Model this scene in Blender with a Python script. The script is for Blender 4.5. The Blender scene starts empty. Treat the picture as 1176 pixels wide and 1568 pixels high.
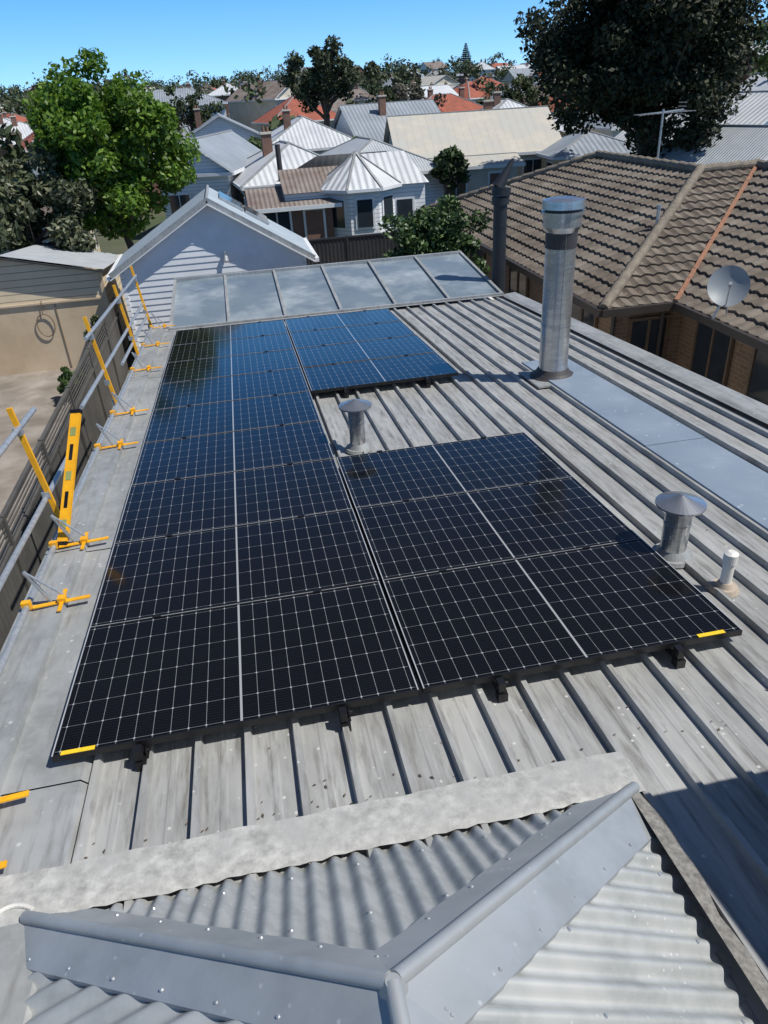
import bpy, math, random
import numpy as np
from mathutils import Vector as V, Matrix
random.seed(7); rng=np.random.default_rng(5)
sc=bpy.context.scene
# ------------------------------------------------------------------ materials
def M(name,c1,c2=None,rough=.6,metal=0.,ns=3.,stretch=(1,1,1),bump=0.,bs=40.,pat=None,pp=.1,pb=.5,lo=.35,hi=.65,spots=None,c3=None,n3=.7,rvar=0.,streak=None):
    m=bpy.data.materials.new(name); m.use_nodes=True
    nt=m.node_tree; N=nt.nodes; L=nt.links; b=N['Principled BSDF']
    b.inputs['Roughness'].default_value=rough; b.inputs['Metallic'].default_value=metal
    tc=N.new('ShaderNodeTexCoord'); mp=N.new('ShaderNodeMapping'); mp.inputs['Scale'].default_value=stretch
    L.new(tc.outputs['Object'],mp.inputs[0])
    def noise(s,det=4,src=None):
        n=N.new('ShaderNodeTexNoise'); n.inputs['Scale'].default_value=s; n.inputs['Detail'].default_value=det; n.inputs['Roughness'].default_value=.65
        L.new(src or mp.outputs[0],n.inputs['Vector']); return n
    def ramp(src,a,bb):
        r=N.new('ShaderNodeMapRange'); r.inputs[1].default_value=a; r.inputs[2].default_value=bb; L.new(src,r.inputs[0]); return r.outputs[0]
    def mix(f,a,bb):
        x=N.new('ShaderNodeMix'); x.data_type='RGBA'
        if hasattr(f,'links'): L.new(f,x.inputs[0])
        else: x.inputs[0].default_value=f
        for i,v in ((6,a),(7,bb)):
            if hasattr(v,'links'): L.new(v,x.inputs[i])
            else: x.inputs[i].default_value=(*v,1)
        return x.outputs[2]
    if c2 is None: c2=tuple(v*.8 for v in c1)
    n=noise(ns); col=mix(ramp(n.outputs[0],lo,hi),c1,c2)
    if c3 is not None:
        n3_=noise(n3,3); col=mix(ramp(n3_.outputs[0],.45,.7),col,c3)
    if streak is not None:
        m2=N.new('ShaderNodeMapping'); m2.inputs['Scale'].default_value=(14,1.6,1); L.new(tc.outputs['Object'],m2.inputs[0])
        n4=noise(1.6,6,m2.outputs[0]); col=mix(ramp(n4.outputs[0],.50,.72),col,streak)
    if spots is not None:
        vo=N.new('ShaderNodeTexVoronoi'); vo.inputs['Scale'].default_value=spots[1]; L.new(tc.outputs['Object'],vo.inputs['Vector'])
        n5=noise(3.1,2); f1=N.new('ShaderNodeMath'); f1.operation='MULTIPLY'; L.new(ramp(vo.outputs['Distance'],.17,.06),f1.inputs[0]); L.new(ramp(n5.outputs[0],.5,.56),f1.inputs[1])
        col=mix(f1.outputs[0],col,spots[0])
    if rvar:
        r=N.new('ShaderNodeMapRange'); r.inputs[3].default_value=max(0,rough-rvar); r.inputs[4].default_value=rough+rvar
        L.new(n.outputs[0],r.inputs[0]); L.new(r.outputs[0],b.inputs['Roughness'])
    hsrc=None
    if pat:
        sx=N.new('ShaderNodeSeparateXYZ'); L.new(tc.outputs['UV'],sx.inputs[0])
        def math_(op,a,bv=None):
            k=N.new('ShaderNodeMath'); k.operation=op
            if hasattr(a,'links'): L.new(a,k.inputs[0])
            else: k.inputs[0].default_value=a
            if bv is not None:
                if hasattr(bv,'links'): L.new(bv,k.inputs[1])
                else: k.inputs[1].default_value=bv
            return k.outputs[0]
        if pat=='corr':
            hsrc=math_('SINE',math_('MULTIPLY',sx.outputs[0],2*math.pi/pp)); dist=pp*.12
        elif pat=='rib':
            fr=math_('FRACT',math_('DIVIDE',sx.outputs[0],pp)); hsrc=math_('LESS_THAN',fr,.15); dist=.04
        elif pat=='board':
            fr=math_('FRACT',math_('DIVIDE',sx.outputs[1],pp)); hsrc=math_('SUBTRACT',1.,fr); dist=.025
            col=mix(math_('GREATER_THAN',fr,.88),col,tuple(v*.45 for v in c1))
        elif pat=='brick':
            bt=N.new('ShaderNodeTexBrick'); L.new(tc.outputs['UV'],bt.inputs['Vector']); bt.inputs['Scale'].default_value=1
            bt.inputs['Brick Width'].default_value=.24; bt.inputs['Row Height'].default_value=.086; bt.inputs['Mortar Size'].default_value=.008
            bt.inputs['Color1'].default_value=(*c1,1); bt.inputs['Color2'].default_value=(*c2,1); bt.inputs['Mortar'].default_value=(.25,.22,.18,1)
            col=mix(.75,col,bt.outputs['Color']); hsrc=math_('SUBTRACT',1.,bt.outputs['Fac']); dist=.01
        elif pat=='tile':
            fr=math_('FRACT',math_('DIVIDE',sx.outputs[1],.32)); fs=math_('SINE',math_('MULTIPLY',sx.outputs[0],2*math.pi/.3))
            hsrc=math_('ADD',math_('SUBTRACT',1.,fr),math_('MULTIPLY',fs,.5)); dist=.04
    last=None
    if bump:
        bn=noise(bs,3); bp=N.new('ShaderNodeBump'); bp.inputs['Strength'].default_value=bump; bp.inputs['Distance'].default_value=.02
        L.new(bn.outputs[0],bp.inputs['Height']); last=bp
    if hsrc is not None:
        bq=N.new('ShaderNodeBump'); bq.inputs['Strength'].default_value=pb; bq.inputs['Distance'].default_value=dist
        L.new(hsrc,bq.inputs['Height'])
        if last: L.new(last.outputs[0],bq.inputs['Normal'])
        last=bq
    if last: L.new(last.outputs[0],b.inputs['Normal'])
    L.new(col,b.inputs['Base Color'])
    return m
# ------------------------------------------------------------------ mesh builder
class MB:
    def __init__(s): s.v=[];s.f=[];s.m=[];s.uv=[]
    def face(s,pts,m=0,uv=None):
        i=len(s.v); s.v+= [tuple(p) for p in pts]; s.f.append(tuple(range(i,i+len(pts)))); s.m.append(m); s.uv.append(uv)
    def box(s,c,d,m=0,R=None,taper=1.):
        c=V(c); h=V(d)/2; P=[]
        for z in (-1,1):
            k=taper if z>0 else 1.
            for x,y in ((-1,-1),(1,-1),(1,1),(-1,1)):
                p=V((x*h.x*k,y*h.y*k,z*h.z)); P.append(c+(R@p if R is not None else p))
        for q in ((3,2,1,0),(4,5,6,7),(0,1,5,4),(1,2,6,5),(2,3,7,6),(3,0,4,7)): s.face([P[i] for i in q],m)
    def bar(s,a,b,w,h,m=0,up=(0,0,1)):
        a=V(a);b=V(b);z=(b-a);L=z.length;z.normalize();x=z.cross(V(up))
        if x.length<1e-4:x=V((1,0,0))
        x.normalize();y=z.cross(x);R=Matrix((x,y,z)).transposed();s.box((a+b)/2,(w,h,L),m,R)
    def cyl(s,a,b,r0,r1=None,m=0,n=12,caps=True):
        a=V(a);b=V(b);r1=r0 if r1 is None else r1;z=(b-a).normalized();x=z.orthogonal().normalized();y=z.cross(x)
        A=[a+(x*math.cos(t)+y*math.sin(t))*r0 for t in [2*math.pi*i/n for i in range(n)]]
        B=[b+(x*math.cos(t)+y*math.sin(t))*r1 for t in [2*math.pi*i/n for i in range(n)]]
        for i in range(n):
            j=(i+1)%n; s.face([A[i],A[j],B[j],B[i]],m)
        if caps:
            if r0>1e-4: s.face(A[::-1],m)
            if r1>1e-4: s.face(B,m)
    def build(s,name,mats,parent=None,smooth=False,weld=False):
        me=bpy.data.meshes.new(name); me.from_pydata(s.v,[],s.f)
        for k in mats: me.materials.append(k)
        me.polygons.foreach_set('material_index',s.m)
        ul=me.uv_layers.new(name='UVMap'); data=[]
        for f,u in zip(s.f,s.uv):
            if u is not None:
                for q in u: data+= [q[0],q[1]]
                continue
            p=[V(s.v[i]) for i in f[:3]]; n=(p[1]-p[0]).cross(p[2]-p[0])
            if n.length<1e-9:n=V((0,0,1))
            n.normalize()
            if abs(n.z)>.999: S=V((1,0,0));T=V((0,1,0))
            else: S=V((0,0,1)).cross(n).normalized();T=n.cross(S)
            for i in f:
                q=V(s.v[i]); data+=[q.dot(S),q.dot(T)]
        ul.data.foreach_set('uv',data)
        if weld:
            import bmesh
            bm=bmesh.new();bm.from_mesh(me);bmesh.ops.remove_doubles(bm,verts=bm.verts,dist=.0008);bm.to_mesh(me);bm.free()
        if smooth:
            me.polygons.foreach_set('use_smooth',[True]*len(me.polygons))
            try: me.set_sharp_from_angle(angle=math.radians(40))
            except Exception: pass
        o=bpy.data.objects.new(name,me); sc.collection.objects.link(o)
        if parent: o.parent=parent
        return o
def empty(name):
    e=bpy.data.objects.new(name,None); sc.collection.objects.link(e); return e
TA=math.tan(math.radians(3.85))
def dz(y): return -2.57-TA*y
# ------------------------------------------------------------------ material library
m_deck=M('zincalume_deck',(.375,.38,.372),(.28,.283,.275),rough=.5,metal=.12,ns=5,stretch=(3,.7,1),c3=(.43,.432,.42),n3=1.3,spots=((.62,.62,.6),16.),rvar=.1,streak=(.17,.165,.15))
m_flash=M('galvanised_flashing',(.36,.372,.37),(.27,.282,.28),rough=.48,metal=.2,ns=9,c3=(.41,.42,.415),n3=1.5,rvar=.1,spots=((.6,.6,.58),12.),streak=(.24,.24,.23))
m_cap=M('galvanised_ridge_cap',(.36,.385,.40),(.29,.315,.33),rough=.42,metal=.3,ns=5,c3=(.40,.42,.43),n3=1.7,rvar=.1,spots=((.5,.52,.53),20.))
m_apron=M('aged_lead_flashing',(.50,.50,.48),(.27,.272,.26),rough=.7,metal=.0,ns=17,lo=.32,hi=.68,bump=.15,bs=45,c3=(.36,.362,.35),n3=4)
m_valley=M('mortar_strip',(.26,.25,.23),(.13,.125,.115),rough=.9,ns=30,bump=.4,bs=60)
m_corr=M('galvanised_corrugated',(.42,.44,.44),(.31,.33,.33),rough=.45,metal=.2,ns=9,c3=(.48,.49,.485),n3=2.2,spots=((.6,.61,.61),30.),rvar=.1)
m_blue=M('pale_blue_sheet',(.22,.275,.34),(.17,.215,.275),rough=.5,ns=4,spots=((.5,.55,.6),12.),c3=(.26,.31,.37),n3=2)
m_steel=M('stainless_flue',(.55,.56,.57),(.40,.41,.42),rough=.28,metal=.85,ns=5,stretch=(1,1,3),rvar=.1)
m_dark=M('dark_rubber',(.05,.045,.045),rough=.6)
m_flued=M('dark_painted_flue',(.018,.022,.028),(.012,.016,.02),rough=.55)
m_alu=M('galvanised_pipe',(.50,.52,.53),(.36,.38,.40),rough=.35,metal=.5,ns=20)
m_yel=M('yellow_powder_coat',(.85,.42,.01),(.72,.33,.01),rough=.5,ns=12)
m_label=M('yellow_label',(.9,.62,.02),(.8,.5,.02),rough=.5,ns=80)
m_black=M('black_anodised',(.012,.012,.014),rough=.4,metal=.2)
m_white=M('white_paint',(.72,.74,.75),(.64,.66,.67),rough=.55,ns=2)
m_wboard=M('white_weatherboard',(.72,.74,.75),(.66,.68,.69),rough=.55,ns=1.5,pat='board',pp=.16,pb=.6)
m_pvc=M('white_pvc',(.74,.72,.67),rough=.4)
m_creamb=M('cream_weatherboard',(.66,.55,.38),(.60,.49,.33),rough=.65,ns=1.5,pat='board',pp=.18,pb=.6)
m_render=M('tan_render',(.60,.46,.30),(.50,.38,.24),rough=.85,ns=1.2,bump=.15,bs=20,c3=(.64,.51,.35))
m_conc=M('old_concrete',(.34,.30,.26),(.20,.17,.14),rough=.9,ns=1.1,bump=.2,bs=20,c3=(.14,.12,.095),n3=.5)
m_grass=M('ground_earth_grass',(.05,.075,.028),(.10,.095,.06),rough=.95,ns=.15,bump=.2,bs=2)
m_fence=M('grey_fence',(.10,.095,.085),(.07,.066,.06),rough=.6,ns=2)
m_fenced=M('dark_fence',(.035,.037,.04),(.025,.027,.03),rough=.5,ns=2)
m_tile=M('brown_roof_tile',(.17,.138,.108),(.08,.066,.052),rough=.85,ns=4,lo=.3,hi=.7,bump=.2,bs=25,c3=(.22,.19,.155),n3=1.2,spots=((.30,.27,.22),7.))
m_tilecap=M('tile_ridge_cap',(.23,.195,.15),(.14,.12,.095),rough=.85,ns=6,bump=.2,bs=25)
m_terra=M('terracotta_mortar',(.34,.17,.10),(.25,.12,.075),rough=.8,ns=8)
m_bricky=M('blond_brick',(.24,.15,.085),(.17,.105,.06),rough=.85,ns=6,pat='brick')
m_brickfar=M('red_brick_plain',(.21,.115,.08),(.15,.09,.07),rough=.9,ns=2)
m_glass=M('window_glass',(.03,.04,.05),rough=.08)
m_trim=M('cream_trim',(.6,.56,.47),rough=.6)
m_btrim=M('dark_gutter',(.045,.036,.03),rough=.5)
m_skyl=M('polycarbonate_sheet',(.17,.215,.25),(.36,.40,.42),rough=.16,ns=.8,lo=.45,hi=.68,c3=(.14,.18,.22),n3=1.1)
m_timber=M('dry_timber',(.2,.15,.1),rough=.8)
# ------------------------------------------------------------------ HOUSE with deck roof (the roof we look over)
house=empty('house_with_metal_roof')
b=MB()
prof=[]
k0=-1.02; sp=.239; ribs=[k0+sp*i for i in range(0,25)]
for r in ribs:
    prof+=[(r-.022,0),(r-.014,.040),(r+.014,.040),(r+.022,0)]
    for q in (.12,): prof+=[(r+q-.02,0),(r+q-.012,.0025),(r+q+.012,.0025),(r+q+.02,0)]
prof=[p for p in prof if p[0]<4.70]
prof=[(-1.06,0)]+prof+[(4.72,0)]
Y0,Y1=-1.2,12.80
ys=[Y0,2.0,5.0,8.0,Y1]
for (x0,h0),(x1,h1) in zip(prof[:-1],prof[1:]):
    for ya,yb in zip(ys[:-1],ys[1:]):
        b.face([(x0,ya,dz(ya)+h0),(x1,ya,dz(ya)+h1),(x1,yb,dz(yb)+h1),(x0,yb,dz(yb)+h0)],0)
b.build('roof_deck',[m_deck],house)
b=MB()
def strip(b,x0,x1,y0,y1,h0,h1=None,m=0):
    h1=h0 if h1 is None else h1
    b.face([(x0,y0,dz(y0)+h0),(x1,y0,dz(y0)+h1),(x1,y1,dz(y1)+h1),(x0,y1,dz(y1)+h0)],m)
for ya,yb in ((-1.2,2.55),(2.56,4.9),(4.91,7.3),(7.31,9.8),(9.81,13.0)):
    o=.004*random.random()
    strip(b,-1.43,-1.075,ya,yb,.043+o,.046+o); strip(b,-1.075,-1.045,ya,yb,.046+o,.012+o)
    strip(b,-1.435,-1.43,ya,yb,.085+o,.043+o); strip(b,-1.72,-1.435,ya,yb,.07+o,.085+o); strip(b,-1.725,-1.72,ya,yb,-.12,.07+o)
strip(b,4.60,4.66,-1.2,12.9,.04,.06); strip(b,4.66,4.86,-1.2,12.9,.06,.075); strip(b,4.86,4.865,-1.2,12.9,.075,-.12)
strip(b,-1.43,4.86,12.80,12.88,.05,.05)
b.build('edge_flashing',[m_flash],house)
b=MB()
for ya,yb,o in ((2.6,5.38,.052),(5.36,8.42,.056)):
    strip(b,3.30,3.88,ya,yb,o); strip(b,3.285,3.30,ya,yb,.002,o); strip(b,3.88,3.90,ya,yb,o,.004)
b.face([(3.30,8.42,dz(8.42)+.056),(3.88,8.42,dz(8.42)+.056),(3.88,8.44,dz(8.44)),(3.30,8.44,dz(8.44))])
b.build('flat_cover_sheet',[m_blue],house)
b=MB()
xa,xb,ya,yb=-1.62,4.78,-6,12.85
zb=-6.25
b.face([(xa,ya,zb),(xa,ya,dz(-1.2)-.1),(xa,yb,dz(yb)-.08),(xa,yb,zb)]); b.face([(xb,yb,zb),(xb,yb,dz(yb)-.08),(xb,ya,dz(-1.2)-.1),(xb,ya,zb)])
b.face([(xb,yb,zb),(xa,yb,zb),(xa,yb,dz(yb)-.08),(xb,yb,dz(yb)-.08)]); b.face([(xa,ya,zb),(xb,ya,zb),(xb,ya,dz(-1.2)-.1),(xa,ya,dz(-1.2)-.1)])
b.face([(xa,ya,-2.75),(xb,ya,-2.75),(xb,-1.2,-2.6),(xa,-1.2,-2.6)],0)
b.build('walls',[m_white],house)
# taller part of the house (right of the viewpoint) that throws the big shadow
b=MB()
X0,X1,Y0_,Y1_=2.24,6.2,-5,1.40; zt=dz(1.40)+1.5
b.box(((X0+X1)/2,(Y0_+Y1_)/2,(zt-6.25)/2-.02),(X1-X0-.1,Y1_-Y0_-.1,zt+6.25),0)
cx_,cy0,cy1=(X0+X1)/2,Y0_+2,Y1_-2; zr=zt+1.0
E=[(X0,Y0_,zt),(X1,Y0_,zt),(X1,Y1_,zt),(X0,Y1_,zt)]
b.face([E[0],E[1],(cx_,cy0,zr)],1);b.face([E[1],E[2],(cx_,cy1,zr),(cx_,cy0,zr)],1);b.face([E[2],E[3],(cx_,cy1,zr)],1);b.face([E[3],E[0],(cx_,cy0,zr),(cx_,cy1,zr)],1)
b.face(E[::-1],0)
m_roofcorr=M('corrugated_roof_light',(.50,.53,.55),(.41,.44,.47),rough=.45,metal=.1,ns=2,pat='corr',pp=.15,pb=.8)
m_darkbrick=M('dark_brick_wall',(.10,.06,.05),(.07,.045,.04),rough=.9,pat='brick')
b.build('upper_storey',[m_darkbrick,m_roofcorr],house)
# ---- hip end with corrugated iron
PX,PY,PZ=.115,1.0,-2.015
EY=1.87; EL,ER=-1.15,1.32; EZ=dz(EY)+.02
def corr_face(b,o,S,T,s0,s1,tmax,tmin=lambda s:0.,pitch=.085,amp=.0135,m=0):
    S=V(S).normalized();T=V(T).normalized();n=S.cross(T)
    if n.z<0:n=-n
    o=V(o); N=int((s1-s0)/(pitch/10)); pr=None
    for i in range(N+1):
        s=s0+(s1-s0)*i/N; d=n*amp*math.sin(2*math.pi*s/pitch)
        t0=tmin(s);t1=max(t0+.0005,tmax(s)); nseg=3
        cur=[o+S*s+T*(t0+(t1-t0)*j/nseg)+d for j in range(nseg+1)]
        if pr:
            for j in range(nseg): b.face([pr[j],cur[j],cur[j+1],pr[j+1]],m)
        pr=cur
b=MB()
apex=V((PX,PY,PZ)); rise=PZ-EZ
Tf=V((0,PY-EY,rise)); Lf=Tf.length
corr_face(b,(0,EY,EZ),(1,0,0),Tf,EL,ER,lambda s:Lf*((s-EL)/(PX-EL) if s<PX else (ER-s)/(ER-PX)))
Tr=V((PX-ER,0,rise)); Lr=Tr.length
corr_face(b,(ER,0,EZ),(0,1,0),Tr,-2.5,EY,lambda s:Lr*(1 if s<PY else (EY-s)/(EY-PY)))
Tl=V((PX-EL,0,rise)); Ll=Tl.length
corr_face(b,(EL,0,EZ),(0,1,0),Tl,-2.5,EY,lambda s:Ll*(1 if s<PY else (EY-s)/(EY-PY)))
b.build('corrugated_hip_roof',[m_corr],house,smooth=True,weld=True)
nf=V((1,0,0)).cross(Tf.normalized()); nf=nf if nf.z>0 else -nf
nr=V((0,1,0)).cross(Tr.normalized()); nr=nr if nr.z>0 else -nr
nl=V((0,1,0)).cross(Tl.normalized()); nl=nl if nl.z>0 else -nl
def cap(b,p0,p1,nA,nB,w=.15,r=.024,lift=.016):
    p0=V(p0);p1=V(p1);h=(p1-p0).normalized();up=(nA+nB).normalized();L=(p1-p0).length
    for nn in (nA,nB):
        a=nn.cross(h)
        if a.dot(nA+nB)>0: a=-a
        K=14
        for i in range(K):
            A0=p0+h*(L*i/K);A1=p0+h*(L*(i+1)/K); d0=.0022*math.sin(i*2.3+nn.x*9);d1=.0022*math.sin((i+1)*2.3+nn.x*9)
            q=[A0+up*(lift+.018),A1+up*(lift+.018),A1+nn*(lift+d1)+a*w,A0+nn*(lift+d0)+a*w]
            b.face(q,0); b.face([q[3],q[2],q[2]-nn*.016+a*.006,q[3]-nn*.016+a*.006],0)
        k=int(L/.24)
        for i in range(k+1):
            c=p0+h*(.09+i*.24)+nn*(lift+.002)+a*(w*.8)
            if (.09+i*.24)<L-.03: b.cyl(c,c+nn*.006,.0075,.005,1,8)
    b.cyl(p0+up*(lift+.018),p1+up*(lift+.018),r,r,0,20)
b=MB()
cap(b,apex,(ER,EY,EZ),nf,nr,.165); cap(b,apex,(EL,EY,EZ),nf,nl,.14); cap(b,(PX,-2.5,PZ),apex,nr,nl,.165)
b.cyl(apex,apex+V((0,0,.052)),.045,.02,0,16)
for i in range(-14,17,3):
    s=(i+.25)*.085
    for t in (.16,.62):
        tm=Lf*((s-EL)/(PX-EL) if s<PX else (ER-s)/(ER-PX))
        if t<tm-.12:
            c=V((0,EY,EZ))+V((1,0,0))*s+Tf.normalized()*t+nf*.0125; b.cyl(c,c+nf*.006,.008,.005,1,8)
for i in range(-10,24,3):
    s=(i+.25)*.085
    for t in (.14,.7):
        tm=Lr*(1 if s<PY else (EY-s)/(EY-PY))
        if t<tm-.12:
            c=V((ER,0,EZ))+V((0,1,0))*s+Tr.normalized()*t+nr*.0125; b.cyl(c,c+nr*.006,.008,.005,1,8)
b.build('ridge_capping',[m_cap,m_alu],house,smooth=True,weld=True)
# apron flashing
b=MB()
n=60; fx0,fx1=-1.42,ER+.05
w=lambda x:.004*math.sin(x*13)+.002*math.sin(x*31)
hs=lambda x:.006*math.sin(2*math.pi*x/.085) if x>EL+.1 and x<ER-.1 else 0
for i in range(n):
    x0=fx0+(fx1-fx0)*i/n; x1=fx0+(fx1-fx0)*(i+1)/n
    A=[(2.108,.004),(2.095,.048),(1.97,.05),(1.88,.05),(1.862,.045)]
    for k,((ya,ha),(yb,hb)) in enumerate(zip(A[:-1],A[1:])):
        e=1 if k==3 else 0
        b.face([(x0,yb+w(x0),dz(yb)+hb+e*hs(x0)),(x1,yb+w(x1),dz(yb)+hb+e*hs(x1)),(x1,ya+w(x1),dz(ya)+ha),(x0,ya+w(x0),dz(ya)+ha)])
b.build('apron_flashing',[m_apron],house,smooth=True,weld=True)
b=MB()
for i in range(60):
    ya=-2.4+4.25*i/60; yb=-2.4+4.25*(i+1)/60; w1=.012*math.sin(ya*9)+.008*math.sin(ya*23); w2=.012*math.sin(yb*9)+.008*math.sin(yb*23)
    b.face([(1.28,ya,dz(ya)+.075),(1.355+w1,ya,dz(ya)+.045),(1.355+w2,yb,dz(yb)+.045),(1.28,yb,dz(yb)+.075)])
    b.face([(1.355+w1,ya,dz(ya)+.045),(1.375+w1,ya,dz(ya)),(1.375+w2,yb,dz(yb)),(1.355+w2,yb,dz(yb)+.045)])
b.build('mortar_bedding',[m_valley],house)
b=MB(); pr=None
for i in range(10):
    t=i/9; p=V((-1.30+.16*t,1.905+.035*math.sin(t*3.0),dz(1.92)+.055))
    if pr: b.cyl(pr,p,.009,.009,0,8)
    pr=p
b.build('sealant_bead',[m_pvc],house,smooth=True)
# leaf litter and grit on the roof
b=MB()
for i in range(420):
    if i<200: x=random.uniform(-1.0,4.5); y=random.choice([2.13,12.7,8.5])+abs(random.gauss(0,.10))*(1 if i%2 else .4)
    else: x=random.uniform(-1.0,4.5); y=random.uniform(2.1,12.5)
    if -1.2<x<2.4 and 2.6<y<6: continue
    r_=random.choice(ribs); x=r_+random.choice([.03,.05,.1,.2]) if random.random()<.7 and x<4.4 else x
    a=random.uniform(0,3.1); l=random.uniform(.006,.014); c_,s_=math.cos(a)*l,math.sin(a)*l; z=dz(y)+(.006 if x<4.4 else .05)
    if any(abs(x-q)<.024 for q in ribs): z=dz(y)+.043
    b.face([(x-c_,y-s_,z),(x+s_*.4,y-c_*.4,z+.002),(x+c_,y+s_,z),(x-s_*.4,y+c_*.4,z+.003)])
b.build('leaf_litter',[M('dry_leaf',(.10,.075,.05),(.06,.05,.035),rough=.9)])
# ------------------------------------------------------------------ SKYLIGHT roof
sk=empty('skylight_roof'); b=MB()
SY0,SY1,SZ0,SZ1=12.92,15.6,-3.40,-3.13
def sz(y): return SZ0+(SZ1-SZ0)*(y-SY0)/(SY1-SY0)
n=6; sx=[-1.34+(4.62+1.34)*i/n for i in range(n+1)]
for i in range(n): 
    j=random.uniform(-.012,.012)
    b.face([(sx[i],SY0,sz(SY0)),(sx[i+1],SY0,sz(SY0)),(sx[i+1],SY1,sz(SY1)+j),(sx[i],SY1,sz(SY1)-j)],0)
for q in sx: b.bar((q,SY0-.03,sz(SY0)+.02),(q,SY1+.03,sz(SY1)+.02),.05,.04,1)
b.bar((-1.36,SY0,SZ0+.02),(4.64,SY0,SZ0+.02),.06,.05,1); b.bar((-1.36,SY1,SZ1+.02),(4.64,SY1,SZ1+.02),.07,.06,1)
b.build('glazing',[m_skyl,m_flash],sk)
b=MB(); b.box((1.64,14.27,-4.9),(5.9,2.7,2.7),0); b.build('walls',[m_white],sk)
# ------------------------------------------------------------------ SOLAR PANELS
mp=bpy.data.materials.new('solar_cells'); mp.use_nodes=True
nt=mp.node_tree;N=nt.nodes;L=nt.links;bs=N['Principled BSDF']
tc=N.new('ShaderNodeTexCoord');sx_=N.new('ShaderNodeSeparateXYZ');L.new(tc.outputs['UV'],sx_.inputs[0])
def mt(op,a,bv=None,cv=None):
    k=N.new('ShaderNodeMath');k.operation=op
    for i,vv in enumerate((a,bv,cv)):
        if vv is None: continue
        if hasattr(vv,'links'): L.new(vv,k.inputs[i])
        else: k.inputs[i].default_value=vv
    return k.outputs[0]
def edge(src,cell):
    fr=mt('FRACT',mt('DIVIDE',src,cell)); return mt('MULTIPLY',mt('SUBTRACT',.5,mt('ABSOLUTE',mt('SUBTRACT',fr,.5))),cell)
PW,PD=1.755,1.060; CU,CV=(PW-.05)/20,(PD-.04)/6
uu=mt('SUBTRACT',sx_.outputs[0],.025);vv_=mt('SUBTRACT',sx_.outputs[1],.02)
eu=edge(uu,CU);ev=edge(vv_,CV)
lines=mt('MAXIMUM',mt('LESS_THAN',eu,.0008),mt('MULTIPLY',mt('LESS_THAN',ev,.0009),.7))
dia=mt('LESS_THAN',mt('ADD',eu,ev),.0075)
mid=mt('LESS_THAN',mt('ABSOLUTE',mt('SUBTRACT',sx_.outputs[0],PW/2)),.006)
wl=mt('MAXIMUM',mt('MAXIMUM',lines,dia),mid)
bus=mt('MULTIPLY',mt('LESS_THAN',edge(vv_,CV/9),.0005),.22)
nz=N.new('ShaderNodeTexNoise');nz.inputs['Scale'].default_value=2.;nz.inputs['Detail'].default_value=5;L.new(tc.outputs['Object'],nz.inputs['Vector'])
def mx(f,a,bv):
    k=N.new('ShaderNodeMix');k.data_type='RGBA';L.new(f,k.inputs[0])
    for i,vv in ((6,a),(7,bv)):
        if hasattr(vv,'links'):L.new(vv,k.inputs[i])
        else:k.inputs[i].default_value=(*vv,1)
    return k.outputs[2]
c=mx(nz.outputs[0],(.003,.003,.004),(.006,.0065,.008)); c=mx(bus,c,(.12,.125,.135)); c=mx(wl,c,(.32,.33,.34))
L.new(c,bs.inputs['Base Color']); bs.inputs['IOR'].default_value=1.38
rr=N.new('ShaderNodeMapRange');rr.inputs[3].default_value=.06;rr.inputs[4].default_value=.16;L.new(nz.outputs[0],rr.inputs[0]);L.new(rr.outputs[0],bs.inputs['Roughness'])
m_frame_l=M('panel_frame_edge',(.50,.51,.52),rough=.35,metal=.2)
PH=.122
def pz(y): return dz(y)+PH
def panel_array(cols):
    arr=empty('solar_panel_array')
    b=MB(); fr=MB()
    for x0,rows in cols:
        for r in rows:
            y0=2.67+1.082*r; y1=y0+PD; x1=x0+PW
            jz=random.uniform(-.002,.002); tx=random.uniform(-.003,.003); ty=random.uniform(-.003,.003)
            def P(x,y,h=0): return (x,y,pz(y)+h+jz+tx*(x-x0-.9)+ty*(y-y0-.5))
            b.face([P(x0,y0),P(x1,y0),P(x1,y1),P(x0,y1)],0,[(0,0),(PW,0),(PW,PD),(0,PD)])
            w=.010
            for (ax,ay,bx,by) in ((x0,y0-w/2,x1,y0-w/2),(x0,y1+w/2,x1,y1+w/2),(x0-w/2,y0-w,x0-w/2,y1+w),(x1+w/2,y0-w,x1+w/2,y1+w)):
                fr.bar(P(ax,ay,-.0155),P(bx,by,-.0155),w,.037,0)
            for xx in (x0-w/2,x1+w/2):
                fr.bar(P(xx,y0-w,.0045),P(xx,y1+w,.0045),.006,.002,1)
            fr.bar(P(x0,y1+w/2,.0045),P(x1,y1+w/2,.0045),.003,.002,1)
            fr.face([P(x0,y0,-.03),P(x0,y1,-.03),P(x1,y1,-.03),P(x1,y0,-.03)],2)
            for q in (.22,.78):
                fr.box(P(x0+PW*q,y1+.011,.004),(.05,.03,.008),0)
    b.build('cells',[mp],arr); fr.build('frames',[m_black,m_frame_l,m_white],arr)
    rl=MB()
    for x0,rows in cols:
        ya=2.67+1.082*rows[0]-.05; yb=2.67+1.082*rows[-1]+PD+.05
        for q in (.22,.78):
            xx=x0+PW*q
            rl.bar((xx,ya,pz(ya)-.055),(xx,yb,pz(yb)-.055),.04,.045,0)
            y=ya+.03
            while y<yb:
                rl.box((xx+.03,y,dz(y)+.055),(.006,.05,.06),0); rl.box((xx+.012,y,dz(y)+.04),(.05,.06,.008),0)
                rl.cyl((xx+.03,y,dz(y)+.07),(xx+.05,y,dz(y)+.07),.009,None,0,8); y+=1.25
            rl.box((xx,ya-.004,pz(ya)-.028),(.036,.05,.055),0)
            rl.box((xx+.005,ya-.012,dz(ya)+.03),(.05,.05,.05),0)
    rl.build('rails_and_feet',[m_black],arr); return arr
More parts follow.
